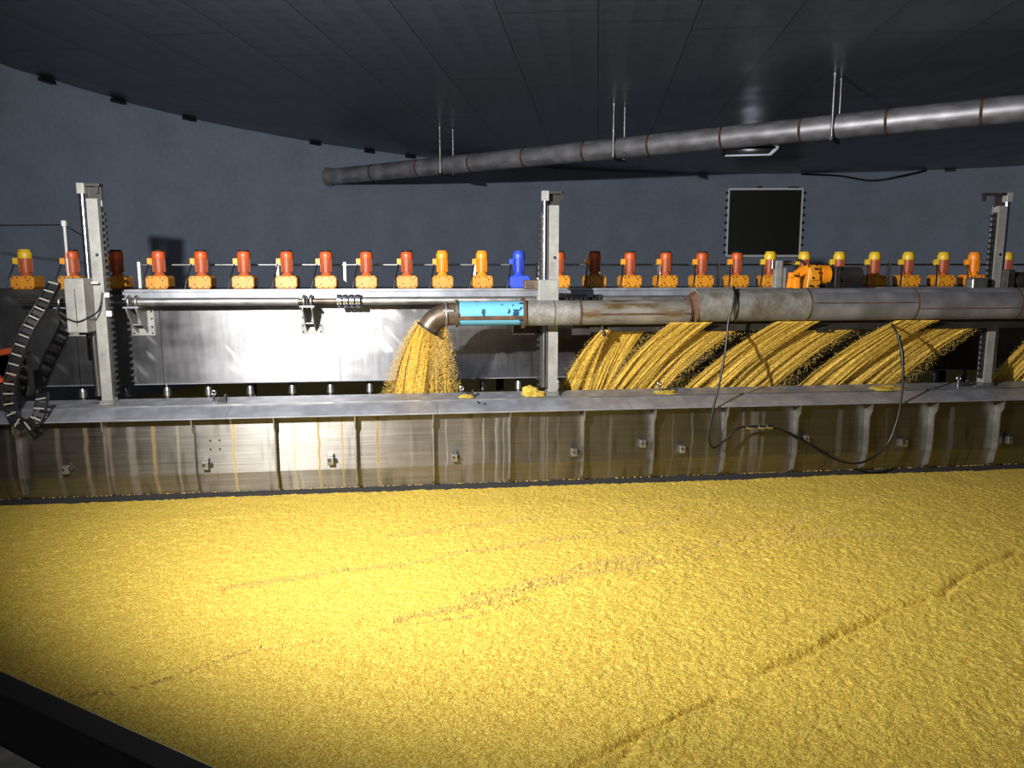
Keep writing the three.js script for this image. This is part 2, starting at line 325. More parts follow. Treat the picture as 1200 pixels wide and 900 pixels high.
// darker brown malt kernels, clumped along the shallow furrows
{
  const spots = [], wx = (x, z) => 0.10 * (fbm(x * 2.2, z * 2.2, 411, 3) - 0.5), wz = (x, z) => 0.16 * (fbm(x * 2.2 + 9, z * 2.2, 415, 3) - 0.5);
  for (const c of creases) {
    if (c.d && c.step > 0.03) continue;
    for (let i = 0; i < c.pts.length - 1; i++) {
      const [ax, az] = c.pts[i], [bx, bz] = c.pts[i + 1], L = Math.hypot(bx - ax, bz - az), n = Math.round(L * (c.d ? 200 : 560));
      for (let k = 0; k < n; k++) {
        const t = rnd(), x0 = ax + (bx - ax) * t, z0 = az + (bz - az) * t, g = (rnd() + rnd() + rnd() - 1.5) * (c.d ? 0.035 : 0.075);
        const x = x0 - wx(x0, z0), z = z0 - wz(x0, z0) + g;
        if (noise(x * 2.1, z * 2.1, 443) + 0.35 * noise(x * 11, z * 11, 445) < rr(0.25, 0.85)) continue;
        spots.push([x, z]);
      }
    }
  }
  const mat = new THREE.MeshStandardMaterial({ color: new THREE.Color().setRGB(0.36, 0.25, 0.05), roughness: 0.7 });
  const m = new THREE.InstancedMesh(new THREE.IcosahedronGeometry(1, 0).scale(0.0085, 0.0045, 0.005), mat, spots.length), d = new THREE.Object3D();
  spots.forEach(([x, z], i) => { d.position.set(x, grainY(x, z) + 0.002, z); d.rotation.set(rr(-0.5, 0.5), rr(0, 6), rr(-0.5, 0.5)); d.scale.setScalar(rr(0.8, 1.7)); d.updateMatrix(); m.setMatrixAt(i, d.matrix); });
  m.name = 'brown_kernels'; scene.add(m); tag(m, 'brown kernels lying in streaks along the furrows of the grain', 'grain', null, 'stuff');
}
/* ------------------------------------------------------------------ platform and kerb beside the camera */
{
  const kd = new THREE.Vector2(1.255, 0.92).normalize(), kn = new THREE.Vector2(-kd.y, kd.x);   // along the kerb, and towards the camera
  const P = (s, n) => { const q = new THREE.Vector2(-2.164, 4.568).addScaledVector(kd, s).addScaledVector(kn, n); return [q.x, q.y]; };
  const poly = (pts, y0, y1) => new THREE.ExtrudeGeometry(new THREE.Shape(pts.map(([x, z]) => new THREE.Vector2(x, -z))), { depth: y1 - y0, bevelEnabled: false }).rotateX(-Math.PI / 2).translate(0, y0, 0);
  const plat = part('platform', poly([P(-4.2, 0.137), P(6.5, 0.137), [3.6, 12.6], [-1.5, 10.6], [-4.5, 7.2]], 0.05, 0.17), concreteMat, scene);
  tag(plat, 'grey concrete platform slab behind the black kerb beam', 'platform');
  const s0 = -4.6, s1 = 7, kerb = new RoundedBoxGeometry(s1 - s0, 0.36, 0.135, 2, 0.012).translate((s0 + s1) / 2, 0, 0);
  const k = part('kerb_beam', kerb, kerbMat, scene);
  const mid = P(0, 0.066); k.position.set(mid[0], 0.27, mid[1]); k.rotation.y = -Math.atan2(kd.y, kd.x);
  tag(k, 'black painted steel kerb beam along the edge of the platform', 'kerb');
}
/* floodlight on its tripod, the lamp that lights the place */
{
  const t = thing('floodlight', 'work floodlight on a tripod standing on the concrete platform', 'floodlight', [LAMP.x, 0.17, LAMP.z]);
  const hy = LAMP.y - 0.17, q = new THREE.Quaternion().setFromUnitVectors(new THREE.Vector3(0, 0, 1), AIM);
  const at = (g) => g.applyQuaternion(q).translate(0, hy, 0);
  part('housing', at(rbox(-0.17, 0.17, -0.13, 0.13, -0.11, 0.02, 0.015)), blackMat, t);
  const gm = new THREE.MeshStandardMaterial({ color: 0xffffff, emissive: 0xfdfaf6, emissiveIntensity: 6 });
  part('lens', at(box(-0.15, 0.15, -0.11, 0.11, 0.02, 0.026)), gm, t, { label: 'glowing white lens' });
  part('pole', rod([0, 0.3, 0], [0, hy - 0.13, -0.04], 0.018), steelMat, t);
  for (const a of [0.4, 2.5, 4.6]) part('leg', rod([0, 0.75, 0], [Math.cos(a) * 0.42, 0.012, Math.sin(a) * 0.42], 0.014), steelMat, t);
}
/* dim fill lamp, added behind the camera to brighten platform and near grain */
{
  const t = thing('added_fill_lamp', 'small round fill lamp added under the ceiling above the platform', 'lamp', [1.3, HC, 9.9]);
  part('base', new THREE.CylinderGeometry(0.13, 0.14, 0.05, 24).translate(0, -0.055, 0), greyPaint, t);
  part('globe', new THREE.SphereGeometry(0.11, 20, 12).scale(1, 0.75, 1).translate(0, -0.12, 0), new THREE.MeshStandardMaterial({ color: 0xffffff, emissive: 0xf4f6ff, emissiveIntensity: 2 }), t);
  const l = new THREE.PointLight(0xf4f6ff, 26, 0, 2); l.position.set(0, -0.26, 0); l.shadow.radius = 5; t.add(l);
}
/* ------------------------------------------------------------------ trough with ribbed steel front */
const XL = -6.2, XR = 11.4;
{
  const t = thing('grain_trough', 'long ribbed stainless steel trough lying across the grain bed', 'trough');
  const ribs = []; for (let x = -5.13; x < XR; x += 0.8805) ribs.push(x);
  const px = [-3.34, -2.42, -1.55, -0.67, 0.2, 1.08, 1.95, 2.8, 3.69, 4.6, 5.53, 6.39, 7.29];
  const X = [XL, -5.12, -4.23, ...px, 8.2, 9.1, 10.0, 10.9, XR];
  const prof = [[-0.12, 0.88], [-0.12, 0.245], [-0.215, -0.02]];
  for (let i = 0; i < X.length - 1; i++) {
    const a = X[i] + 0.004, b = X[i + 1] - 0.004, pos = [], uv = [], off = 0.012;
    const quad = (p, q, s) => {
      const v = [[a, p[1], p[0] - s], [b, p[1], p[0] - s], [b, q[1], q[0] - s], [a, q[1], q[0] - s]];
      const o = s ? [0, 1, 2, 0, 2, 3] : [0, 2, 1, 0, 3, 2];
      for (const k of o) { pos.push(...v[k]); uv.push((v[k][0] - TX0) / TL, v[k][1]); }
    };
    for (const s of [0, off]) { quad(prof[0], prof[1], s); quad(prof[1], prof[2], s); }
    const g = new THREE.BufferGeometry();
    g.setAttribute('position', new THREE.Float32BufferAttribute(pos, 3)); g.setAttribute('uv', new THREE.Float32BufferAttribute(uv, 2)); g.computeVertexNormals();
    const m = new THREE.Mesh(g, frontMat); m.name = 'panel'; t.add(m);
  }
  for (const x of X.slice(1, -1)) part('rib', prismX([[-0.125, 0.888], [0.035, 0.888], [0.03, 0.79], [-0.02, 0.72], [-0.02, 0.3], [-0.075, 0.08], [-0.2, 0.01], [-0.125, 0.25]], x - 0.006, x + 0.006), steelMat, t);
  const lipProf = [[0.05, 0.89], [0.05, 0.905], [-0.245, 0.99], [-0.26, 0.99], [-0.26, 0.965], [0.03, 0.89]];
  const cuts = [XL, -4.4, -2.05, 0.25, 2.5, 5.0, 5.62, 8.2, XR];
  for (let i = 0; i < cuts.length - 1; i++) { const g = boxUV(strip(prismX(lipProf, cuts[i] + 0.002, cuts[i + 1] - 0.002))); part('lip_plate', g, lipMat, t); }
  part('ledge', [prismX([[-0.27, 0.97], [-0.27, 0.985], [-0.62, 1.025], [-0.62, 0.99]], XL, XR), box(XL, XR, 0.80, 1.02, -0.64, -0.625)], lipMat, t);
  part('edge_strip', box(XL, XR, 0.97, 1.003, -0.268, -0.252), steelMat, t);
  part('rubber_seal', [box(XL, XR, -0.1, 0.0, -0.235, -0.195)], rubberMat, t);
  part('trough_floor', [box(XL, XR, 0.02, 0.04, -1.45, -0.24), box(XL, XR, 0.02, 0.85, -0.62, -0.6)], darkMetal, t);
  for (const [x, y] of [[-3.78, 0.35], [-2.32, 0.35], [-0.96, 0.36], [0.44, 0.35], [1.85, 0.37], [2.68, 0.45], [3.17, 0.37], [4.74, 0.45], [6.04, 0.36], [7.48, 0.36]]) {
    const l = part('lug', [rbox(x - 0.035, x + 0.035, y - 0.045, y + 0.045, -0.12, -0.04, 0.006)], steelMat, t);
    for (const g of [rod([x - 0.012, y + 0.012, -0.045], [x - 0.012, y + 0.012, -0.02], 0.013), rod([x + 0.05, y, -0.12], [x + 0.05, y, -0.075], 0.018), rod([x + 0.03, y + 0.06, -0.12], [x + 0.03, y + 0.06, -0.085], 0.01)]) part('bolt', g, darkMetal, l);
  }
  for (const g of [[-2.17, 0.62], [-2.17, 0.52], [-2.27, 0.62], [-2.27, 0.52], [0.72, 0.985], [0.8, 0.965]].map(([x, y]) => rod([x, y, y > 0.9 ? -0.16 : -0.125], [x, y, y > 0.9 ? -0.12 : -0.112], 0.011, 8))) part('rivet', g, darkMetal, t);
}
/* ------------------------------------------------------------------ turner bridge behind the trough */
{
  const t = thing('turner_bridge', 'steel bridge with smooth back plates and handrail carrying the motors', 'bridge');
  const X = [XL, -5.1, -4.12, -3.13, -0.95, 1.56, 3.4, 5.2, 7.0, 9.0, XR];
  for (let i = 0; i < X.length - 1; i++) {
    const a = X[i] + 0.003, b = X[i + 1] - 0.003, g = box(a, b, 1.08, 2.2, -1.475, -1.45), uv = g.attributes.uv, p = g.attributes.position;
    for (let k = 0; k < p.count; k++) uv.setXY(k, (p.getX(k) - TX0) / TL, p.getY(k));
    const m = new THREE.Mesh(g, backMat); m.name = 'back_plate'; t.add(m);
    part('plate_edge', box(a, b, 1.07, 1.08, -1.475, -1.432), lipMat, t);
  }
  part('top_rail', [box(-3.47, XR, 2.235, 2.262, -1.45, -1.2), box(-3.47, XR, 2.165, 2.235, -1.45, -1.225), box(-3.47, XR, 2.14, 2.165, -1.45, -1.2)], lipMat, t);
  part('deck', [box(XL, XR, 2.2, 2.262, -2.2, -1.45)], darkMetal, t);
  for (let x = -5.6; x < XR; x += 3.4) part('rear_stanchion', box(x - 0.05, x + 0.05, 0.0, 2.2, -2.18, -2.08), darkMetal, t);
  part('handrail', rod([-3.52, 2.56, -2.05], [XR, 2.575, -2.05], 0.014, 10), steelMat, t);
  for (let k = 0; k < 17; k++) { const x = -3.53 + k * 0.875; part('handrail_post', [box(x - 0.018, x + 0.018, 2.262, 2.6, -2.07, -2.035)], whiteMat, t); }
}
/* ------------------------------------------------------------------ gear motors on the bridge */
{
  const geo = {};
  const oct = (w, h, c) => [[-w, c], [-w + c, 0], [w - c, 0], [w, c], [w, h - c], [w - c, h], [-w + c, h], [-w, h - c]];
  geo.gearbox = boxUV(strip(prismZ(oct(0.135, 0.155, 0.028), -0.16, 0.13, 0.01)));
  geo.bolts = join([[-0.1, 0.025], [-0.035, 0.018], [0.04, 0.02], [0.1, 0.03], [-0.1, 0.13], [-0.05, 0.135], [0.045, 0.135], [0.1, 0.128], [-0.06, 0.055], [0.07, 0.105]].map(([x, y]) => rod([x, y, 0.125], [x, y, 0.138], 0.009, 6)));
  geo.flange = join([new THREE.CylinderGeometry(0.05, 0.078, 0.045, 18).translate(0, 0.177, 0)]);
  const fins = [new THREE.CylinderGeometry(0.066, 0.06, 0.17, 20).translate(0, 0.28, 0)];
  for (let k = 0; k < 22; k++) { const a = k / 22 * Math.PI * 2; fins.push(new THREE.BoxGeometry(0.014, 0.16, 0.006).translate(0.07, 0.28, 0).rotateY(a)); }
  geo.body = join(fins);
  geo.cowl = join([new THREE.LatheGeometry([[0, 0.09], [0.06, 0.09], [0.074, 0.078], [0.081, 0.05], [0.081, 0], [0.074, 0]].map((p) => new THREE.Vector2(...p)), 22).translate(0, 0.36, 0)]);
  geo.grille = join([new THREE.CylinderGeometry(0.062, 0.07, 0.016, 18).translate(0, 0.456, 0)]);
  geo.tbox = join([rbox(-0.13, -0.07, 0.29, 0.365, -0.035, 0.045, 0.008)]);
  geo.cable = join([tube([[-0.11, 0.295, 0.04], [-0.125, 0.22, 0.08], [-0.15, 0.12, 0.13], [-0.175, 0.0, 0.15]], 0.009, 14, 6)]);
  geo.shaft = join([new THREE.CylinderGeometry(0.022, 0.022, 1.25, 10).translate(0, -0.67, 0), new THREE.CylinderGeometry(0.03, 0.045, 0.09, 14).translate(0, -1.2, 0), new THREE.CylinderGeometry(0.045, 0.05, 0.06, 14).translate(0, -1.28, 0), new THREE.CylinderGeometry(0.03, 0.03, 0.9, 10).translate(0, -1.75, 0)]);
  const kinds = {
    orange: [orangePaint, deepOrange, yellowPaint, ochrePaint, blackMat, 'orange finned gear motor on a yellow gearbox, orange fan cowl', 'orange motors along the bridge'],
    yellow: [ochrePaint, ochrePaint, yellowPaint, ochrePaint, ochrePaint, 'all-yellow gear motor in the row, beside the blue motor', 'all-yellow motors'],
    amber: [amberPaint, amberPaint, amberPaint, amberPaint, amberPaint, 'amber gear motor in one colour, next to the toothed guide post', null],
    blue: [bluePaint, bluePaint, bluePaint, bluePaint, bluePaint, 'bright blue gear motor, the only blue one in the row', null],
    capped: [capYellow, deepOrange, yellowPaint, capYellow, capYellow, 'red-orange gear motor with a yellow fan cowl on a yellow gearbox', 'yellow-capped motors along the bridge'],
  };
  const xs = [-4.71, -4.17, -3.65, -3.15, -2.64, -2.12, -1.59, -1.1, -0.59, -0.07, 0.39, 0.91, 1.4, 1.94, 2.43, 2.92, 3.42, 3.93, 4.43, 4.91, 5.41, 5.93, 6.46, 6.97, 7.51, 7.99, 8.5];
  xs.forEach((x, i) => {
    const kind = i === 0 || (i >= 19 && i !== 25) ? 'capped' : i === 25 ? 'amber' : i === 10 || i === 11 ? 'yellow' : i === 12 ? 'blue' : 'orange';
    const [cap, body, gb, tb, gr, label, group] = kinds[kind];
    const nth = ['zeroth', 'first', 'second', 'third', 'fourth', 'fifth', 'sixth', 'seventh', 'eighth', 'ninth', 'tenth', 'eleventh'];
    const own = i === 0 ? 'yellow-capped gear motor beside the thin white cable pole' : kind === 'orange' ? (i < 12 ? `orange gear motor on yellow gearbox, ${nth[12 - i]} motor from the blue one towards the cable carrier` : `orange gear motor on yellow gearbox, ${nth[i - 12]} motor past the blue one towards the window`)
      : kind === 'yellow' ? (i === 11 ? 'all-yellow gear motor standing directly next to the blue motor' : 'all-yellow gear motor between an orange and another all-yellow motor') : kind === 'capped' ? (i < 25 ? `red-orange gear motor with yellow cowl, ${nth[25 - i]} from the amber motor towards the window` : 'red-orange gear motor with yellow cowl behind the toothed end post') : label;
    const o = thing('gear_motor', own, 'motor', [x, 2.262, -1.62], i === 0 ? undefined : group || undefined);
    const add = (n, m) => { const q = new THREE.Mesh(geo[n], m); q.name = { gearbox: 'gearbox', bolts: 'gearbox_bolts', flange: 'motor_flange', body: 'motor_body', cowl: 'fan_cowl', grille: 'fan_grille', tbox: 'terminal_box', cable: 'cable', shaft: 'screw_shaft' }[n]; return q; };
    const G = add('gearbox', gb); o.add(G); { const bb = add('bolts', kind === 'blue' ? bluePaint : darkMetal); bb.userData.kind = 'stuff'; G.add(bb); }
    o.add(add('flange', body), add('body', body)); const c = add('cowl', cap); o.add(c); c.add(add('grille', gr));
    const T = add('tbox', tb); o.add(T); T.add(add('cable', cableMat)); o.add(add('shaft', steelMat));
    o.scale.set(1, 1.04, 1); o.rotation.y = i > 18 ? -0.12 : 0;
  });
}
/* ------------------------------------------------------------------ lifting shaft, couplings and brackets */
{
  const t = thing('lifting_shaft', 'long round steel shaft running under the top rail of the bridge', 'shaft');
  const y = 2.117, z = -1.15;
  part('shaft_end', rod([-4.6, y, z], [-3.2, y, z], 0.022), chromeMat, t);
  part('shaft_tube', rod([-3.35, y, z], [-1.4, y, z], 0.048, 20), shaftMat, t);
  part('shaft_tube', rod([-1.4, y, z], [-0.62, y, z], 0.034, 20), rustySteel, t);
  part('shaft_tube', rod([-0.62, y, z], [1.75, y, z], 0.048, 20), shaftMat, t);
  part('shaft_tube', rod([2.4, y, z], [XR, y, z], 0.052, 20), shaftMat, t);
  part('shaft_core', rod([1.7, y, z], [2.45, y, z], 0.03, 16), darkMetal, t);
  for (const [x0, n, s, r] of [[-0.93, 4, 0.075, 0.082], [1.92, 5, 0.062, 0.075], [2.28, 2, 0.075, 0.07]]) for (let k = 0; k < n; k++) {
    const c = part('coupling_ring', rod([x0 + k * s, y, z], [x0 + k * s + s * 0.72, y, z], r, 18), chromeMat, t);
    part('coupling_bolt', [-0.05, 0.05].map((d) => rod([x0 + k * s + s * 0.36, y + d, z + r * 0.6], [x0 + k * s + s * 0.36, y + d, z + r + 0.012], 0.011, 6)), darkMetal, c);
  }
  const lab = ['bolted gusset bracket carrying the shaft end beside the cable carrier', 'bolted gusset bracket right of the toothed guide post with grey box', 'bolted gusset bracket on the bright back plate beside the chain coupling'];
  [-4.11, -3.34, -1.3].forEach((x, i) => {
    const b = thing('shaft_bracket', lab[i], 'bracket', [x, 0, 0]);
    part('wall_plate', [box(-0.12, 0.15, 1.69, 2.1, -1.45, -1.425)], greyPaint, b);
    for (const bx of [-0.095, 0.125]) for (const by of [1.72, 1.8, 1.9, 1.99]) part('bolt', rod([bx, by, -1.425], [bx, by, -1.405], 0.011, 6), darkMetal, b);
    for (const s of [-1, 1]) part('gusset', prismX([[-1.425, 1.72], [-1.22, 1.84], [-1.06, 2.02], [-1.06, 2.06], [-1.425, 2.06]], 0.012 + s * 0.055 - 0.006, 0.012 + s * 0.055 + 0.006), greyPaint, b);
    part('saddle', [box(-0.075, 0.1, 2.045, 2.065, -1.26, -1.04), box(-0.05, 0.075, 1.83, 1.845, -1.42, -1.24)], lipMat, b);
    for (const dx of [-0.03, 0.055]) part('bearing', new THREE.TorusGeometry(0.062, 0.02, 8, 20).rotateY(Math.PI / 2).translate(dx, y, z), steelMat, b);
    for (const dz of [-1.075, -1.225]) part('u_bolt', rod([0.012, 2.03, dz], [0.012, 2.17, dz], 0.013), darkMetal, b);
  });
}
/* ------------------------------------------------------------------ three toothed guide posts */
function guidePost(x, lab, o) {
  const t = thing('guide_post', lab, 'post', [x, 1.0, -0.45]);
  const H = o.h, s = o.side, ts = o.tube;                                  // s: side of the rack
  part('column', [box(-0.04, 0.075, 0.012, H - 0.16, -0.05, 0.05), box(-0.05, 0.085, 0.012, H - 0.16, -0.062, -0.05)], greyPaint, t);
  part('guide_tube', rod([ts * 0.085, 0.1, 0.02], [ts * 0.085, H, 0.02], 0.036, 18), chromeMat, t);
  part('tube_cap', [rbox(ts * 0.085 - 0.04, ts * 0.085 + 0.04, H - 0.11, H + 0.005, -0.03, 0.065, 0.006)], greyPaint, t);
  part('top_bracket', [box(-0.04, 0.11, H - 0.03, H, -0.05, 0.06), box(-0.04, 0.1, H - 0.17, H - 0.03, -0.05, -0.02), box(o.arm, o.arm + 0.03 , H - 0.1, H - 0.02, -0.02, 0.02), box(Math.min(o.arm, 0), Math.max(o.arm + 0.03, 0), H - 0.03, H, -0.03, 0.03)], darkMetal, t);
  const rx = s > 0 ? 0.098 : ts < 0 ? -0.135 : -0.062, r = part('rack', box(Math.min(rx - s * 0.025, rx), Math.max(rx - s * 0.025, rx), 0.1, H - 0.24, -0.03, 0.03), darkMetal, t);
  const tooth = join(box(-0.02, 0.02, -0.014, 0.014, -0.028, 0.028));
  for (let y = 0.13; y < H - 0.26; y += 0.068) { const m = new THREE.Mesh(tooth, blackMat); m.name = 'tooth'; m.position.set(rx + s * 0.012, y, 0); r.add(m); }
  part('foot', [box(-0.15, 0.1, 0, 0.014, -0.09, 0.09), box(-0.06, 0.09, 0.014, 0.05, -0.07, 0.07)], steelMat, t);
  part('hole', [rod([0.03, H - 0.76, 0.045], [0.03, H - 0.76, 0.054], 0.018, 12)], blackMat, t);
  return t;
}
{
  const a = guidePost(-3.44, 'tall guide post with a grey steel box, left of the long round shaft', { h: 2.42, side: 1, tube: -1, arm: 0.05 });
  const b = part('gear_case', [rbox(-0.235, -0.035, 0.83, 1.41, 0.05, 0.3, 0.012)], greyPaint, a, { label: 'pale grey steel case' });
  part('case_cable', tube([[-0.225, 0.98, 0.305], [-0.12, 0.95, 0.312], [-0.03, 0.985, 0.31], [0.03, 1.06, 0.13], [0.06, 1.25, 0.07]], 0.009, 30, 6), cableMat, b);
  part('clip', [box(0.07, 0.13, 0.99, 1.05, 0.02, 0.05), box(0.07, 0.12, 1.2, 1.25, 0.02, 0.05), box(-0.02, 0.05, 1.35, 1.37, 0.1, 0.14)], whiteMat, a);
  part('case_seam', [rod([-0.13, 0.9, 0.302], [-0.13, 1.3, 0.302], 0.004, 6)], darkMetal, b);
  part('gland', [rod([-0.12, 0.8, 0.17], [-0.12, 0.84, 0.17], 0.05, 14), rod([-0.1, 0.77, 0.1], [-0.1, 0.84, 0.1], 0.03, 12)], blackMat, b);
  const c = guidePost(1.63, 'guide post rising behind the joint of the blue pipe section', { h: 2.40, side: -1, tube: -1, arm: 0.1 });
  const d = part('gear_case', [rbox(-0.185, 0.055, 1.12, 1.385, 0.05, 0.2, 0.01)], greyPaint, c, { label: 'scuffed pale grey steel case' });
  part('case_side', [rbox(-0.34, -0.185, 1.27, 1.38, 0.0, 0.15, 0.008)], rustySteel, d);
  part('clamp_plate', [box(-0.2, 0.08, 0.85, 0.875, -0.02, 0.12)], whiteMat, c);
  part('bracket', [box(-0.45, -0.1, 0.73, 0.84, -0.1, -0.05)], darkMetal, c);
  const e = guidePost(7.36, 'guide post with a row of black rack teeth, near the amber motor', { h: 2.45, side: -1, tube: 1, arm: -0.24 });
  part('gear_case', [rbox(-0.4, -0.18, 1.24, 1.4, 0.0, 0.16, 0.03)], steelMat, e);
  part('lift_motor', [rod([0.12, 1.36, 0.0], [0.55, 1.36, 0.0], 0.11, 18), rbox(0.1, 0.2, 1.22, 1.5, -0.13, 0.13, 0.01)], darkMetal, e);
}
/* ------------------------------------------------------------------ conveyor pipe with blue end section */
{
  const t = thing('conveyor_pipe', 'thick grey conveyor pipe with a light blue end section and elbow', 'pipe');
  const z = -0.15, cyl = (x0, x1, y, r, n = 36) => rod([x0, y, z], [x1, y, z], r, n);
  const ring = (x, y, r, w = 0.02, m = rustMat, name = 'weld_ring') => part(name, rod([x - w / 2, y, z], [x + w / 2, y, z], r, 36), m, t);
  part('blue_section', cyl(0.5, 1.235, 2.008, 0.137), bluePipeMat, t, { label: 'light blue painted pipe section' });
  part('blue_seam', [box(0.5, 1.235, 1.945, 1.985, z + 0.125, z + 0.142)], rustMat, t);
  ring(0.485, 2.008, 0.155, 0.035, rustySteel, 'flange'); ring(1.25, 2.008, 0.178, 0.028, rustMat, 'flange');
  // elbow turning down to its open mouth
  const c = new THREE.CatmullRomCurve3([[0.47, 2.0], [0.36, 1.995], [0.27, 1.96], [0.20, 1.9], [0.155, 1.835]].map(([x, y]) => new THREE.Vector3(x, y, z)));
  const el = part('elbow', new THREE.TubeGeometry(c, 16, 0.125, 24, false), rustySteel.clone(), t); el.material.side = THREE.DoubleSide;
  const rim = new THREE.TorusGeometry(0.128, 0.014, 8, 28).rotateY(Math.PI / 2).rotateZ(rad(56)).translate(0.157, 1.838, z);
  part('mouth_rim', rim, darkMetal, el);
  part('hose_clamp', [new THREE.TorusGeometry(0.13, 0.016, 8, 28).rotateY(Math.PI / 2).translate(0.37, 1.997, z), box(0.33, 0.45, 2.03, 2.06, z + 0.11, z + 0.14)], steelMat, el);
  part('pipe_section', cyl(1.264, 1.895, 2.006, 0.145), galvMat, t);
  part('pipe_section', cyl(1.905, 3.22, 2.006, 0.143), oldPipeMat, t);
  part('cover_seam', [box(1.92, 3.2, 1.985, 2.005, z + 0.13, z + 0.152)], rustMat, t);
  ring(1.9, 2.006, 0.15, 0.022); ring(1.6, 2.006, 0.147, 0.008, darkMetal);
  const red = new THREE.CylinderGeometry(0.195, 0.15, 0.06, 36).rotateZ(-Math.PI / 2).translate(3.25, 2.06, z);
  part('reducer', red, rustMat, t); ring(3.205, 2.02, 0.165, 0.02);
  const X = [3.275, 3.75, 4.66, 6.02, 7.39, 8.8, 10.2, XR];
  for (let i = 0; i < X.length - 1; i++) { part('pipe_section', cyl(X[i] + 0.006, X[i + 1] - 0.006, 2.085, 0.195, 44), i < 2 ? galvMat : bigPipeMat, t); ring(X[i + 1], 2.085, 0.199, 0.02, i === 0 ? blackMat : rustMat); }
  part('weld_seam', [box(4.68, 6.0, 2.105, 2.118, z + 0.19, z + 0.198)], rustMat, t);
  part('weld_seam', [box(6.04, 7.38, 2.03, 2.043, z + 0.182, z + 0.19)], rustMat, t);
  part('skirt', [box(2.05, XR, 1.775, 1.93, -0.24, -0.225)], darkMetal, t);
  for (const x of [1.95, 5.0, 6.2]) part('pipe_bracket', [box(x - 0.1, x + 0.12, 1.74, 1.88, -0.3, -0.25)], darkMetal, t);
  part('spout_hook', [rod([2.19, 1.87, -0.2], [2.2, 1.74, -0.12], 0.02)], darkMetal, t);
}
/* ------------------------------------------------------------------ falling grain */
const kernelGeo = new THREE.IcosahedronGeometry(1, 0).scale(0.0052, 0.003, 0.003);
function path(o, u, tt) {
  const vx = o.vx0 + (o.vx1 - o.vx0) * u, T = o.T, t = tt * T;
  return [o.xa + (o.xb - o.xa) * u + vx * t, o.y0 + (o.dy || 0) * u - o.vy * t - 4.9 * t * t, o.z0 + o.vz * t + (o.bulge || 0) * Math.sin(Math.PI * u) * (0.3 + tt)];
}
function sheet(o) {
  const nu = o.nu || 70, nt = 26, pos = [], uv = [], idx = [], th = o.th || 0.05;
  const W = Math.abs(o.xb - o.xa);
  for (const s of [0, 1]) for (let j = 0; j <= nt; j++) for (let i = 0; i <= nu; i++) {
    const u = i / nu, tt = j / nt, k = W * 11 + 2;
    const strand = fbm(u * k, tt * 1.2, o.seed, 3) - 0.5, fineS = noise(u * k * 3.1, tt * 1.1, o.seed + 7) - 0.5;
    let [x, y, z] = path(o, u, tt);
    const e = Math.min(1, Math.min(u, 1 - u) * 9);
    const grow = 0.35 + 0.65 * tt;
    z += (strand * 0.12 + fineS * 0.025) * grow * e; x += (noise(u * 5, tt * 2, o.seed + 3) - 0.5) * 0.05 * tt;
    if (s) z -= th * (0.15 + 0.85 * e);
    pos.push(x, y, z); uv.push(u * W + o.seed * 0.13, tt * 1.1 * (o.T / 0.36));
  }
  const n1 = nu + 1, off = n1 * (nt + 1);
  for (let j = 0; j < nt; j++) for (let i = 0; i < nu; i++) { const a = j * n1 + i, b = a + 1, c = a + n1, d = c + 1; idx.push(a, c, b, b, c, d, off + a, off + b, off + c, off + b, off + d, off + c); }
  for (let j = 0; j < nt; j++) { const a = j * n1, c = a + n1, b = a + nu, d = b + n1; idx.push(a, off + a, c, c, off + a, off + c, b, d, off + b, d, off + d, off + b); }
  for (let i = 0; i < nu; i++) { const a = i, b = i + 1, c = nt * n1 + i, d = c + 1; idx.push(a, b, off + a, b, off + b, off + a, c, off + c, d, d, off + c, off + d); }
  const g = new THREE.BufferGeometry();
  g.setAttribute('position', new THREE.Float32BufferAttribute(pos, 3)); g.setAttribute('uv', new THREE.Float32BufferAttribute(uv, 2)); g.setIndex(idx); g.computeVertexNormals();
  return g;
}
const dummy = new THREE.Object3D();
function kernels(parent, list) {
  const total = list.reduce((s, o) => s + o.n, 0), m = new THREE.InstancedMesh(kernelGeo, kernelMat, total);
  let k = 0;
  for (const o of list) for (let i = 0; i < o.n; i++) {
    const tt = Math.pow(rnd(), 0.75), u = o.u0 + (o.u1 - o.u0) * rnd();
    const [x, y, z] = path(o, u, tt), sp = (o.sp || 0.05) * (0.25 + tt);
    dummy.position.set(x + rr(-sp, sp), y + rr(-0.03, 0.03), z + rr(-sp, sp)); dummy.rotation.set(rr(0, 6), rr(0, 6), rr(0, 6)); dummy.scale.setScalar(rr(0.8, 1.3)); dummy.updateMatrix(); m.setMatrixAt(k++, dummy.matrix);
  }
  m.name = 'loose_grains'; m.userData.kind = 'stuff'; parent.add(m);
}
function stream(label, sheets, loose) {
  const t = thing('grain_stream', label, 'grain stream');
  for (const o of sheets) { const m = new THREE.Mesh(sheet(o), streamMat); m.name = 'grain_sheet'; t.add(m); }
  kernels(t, loose);
}
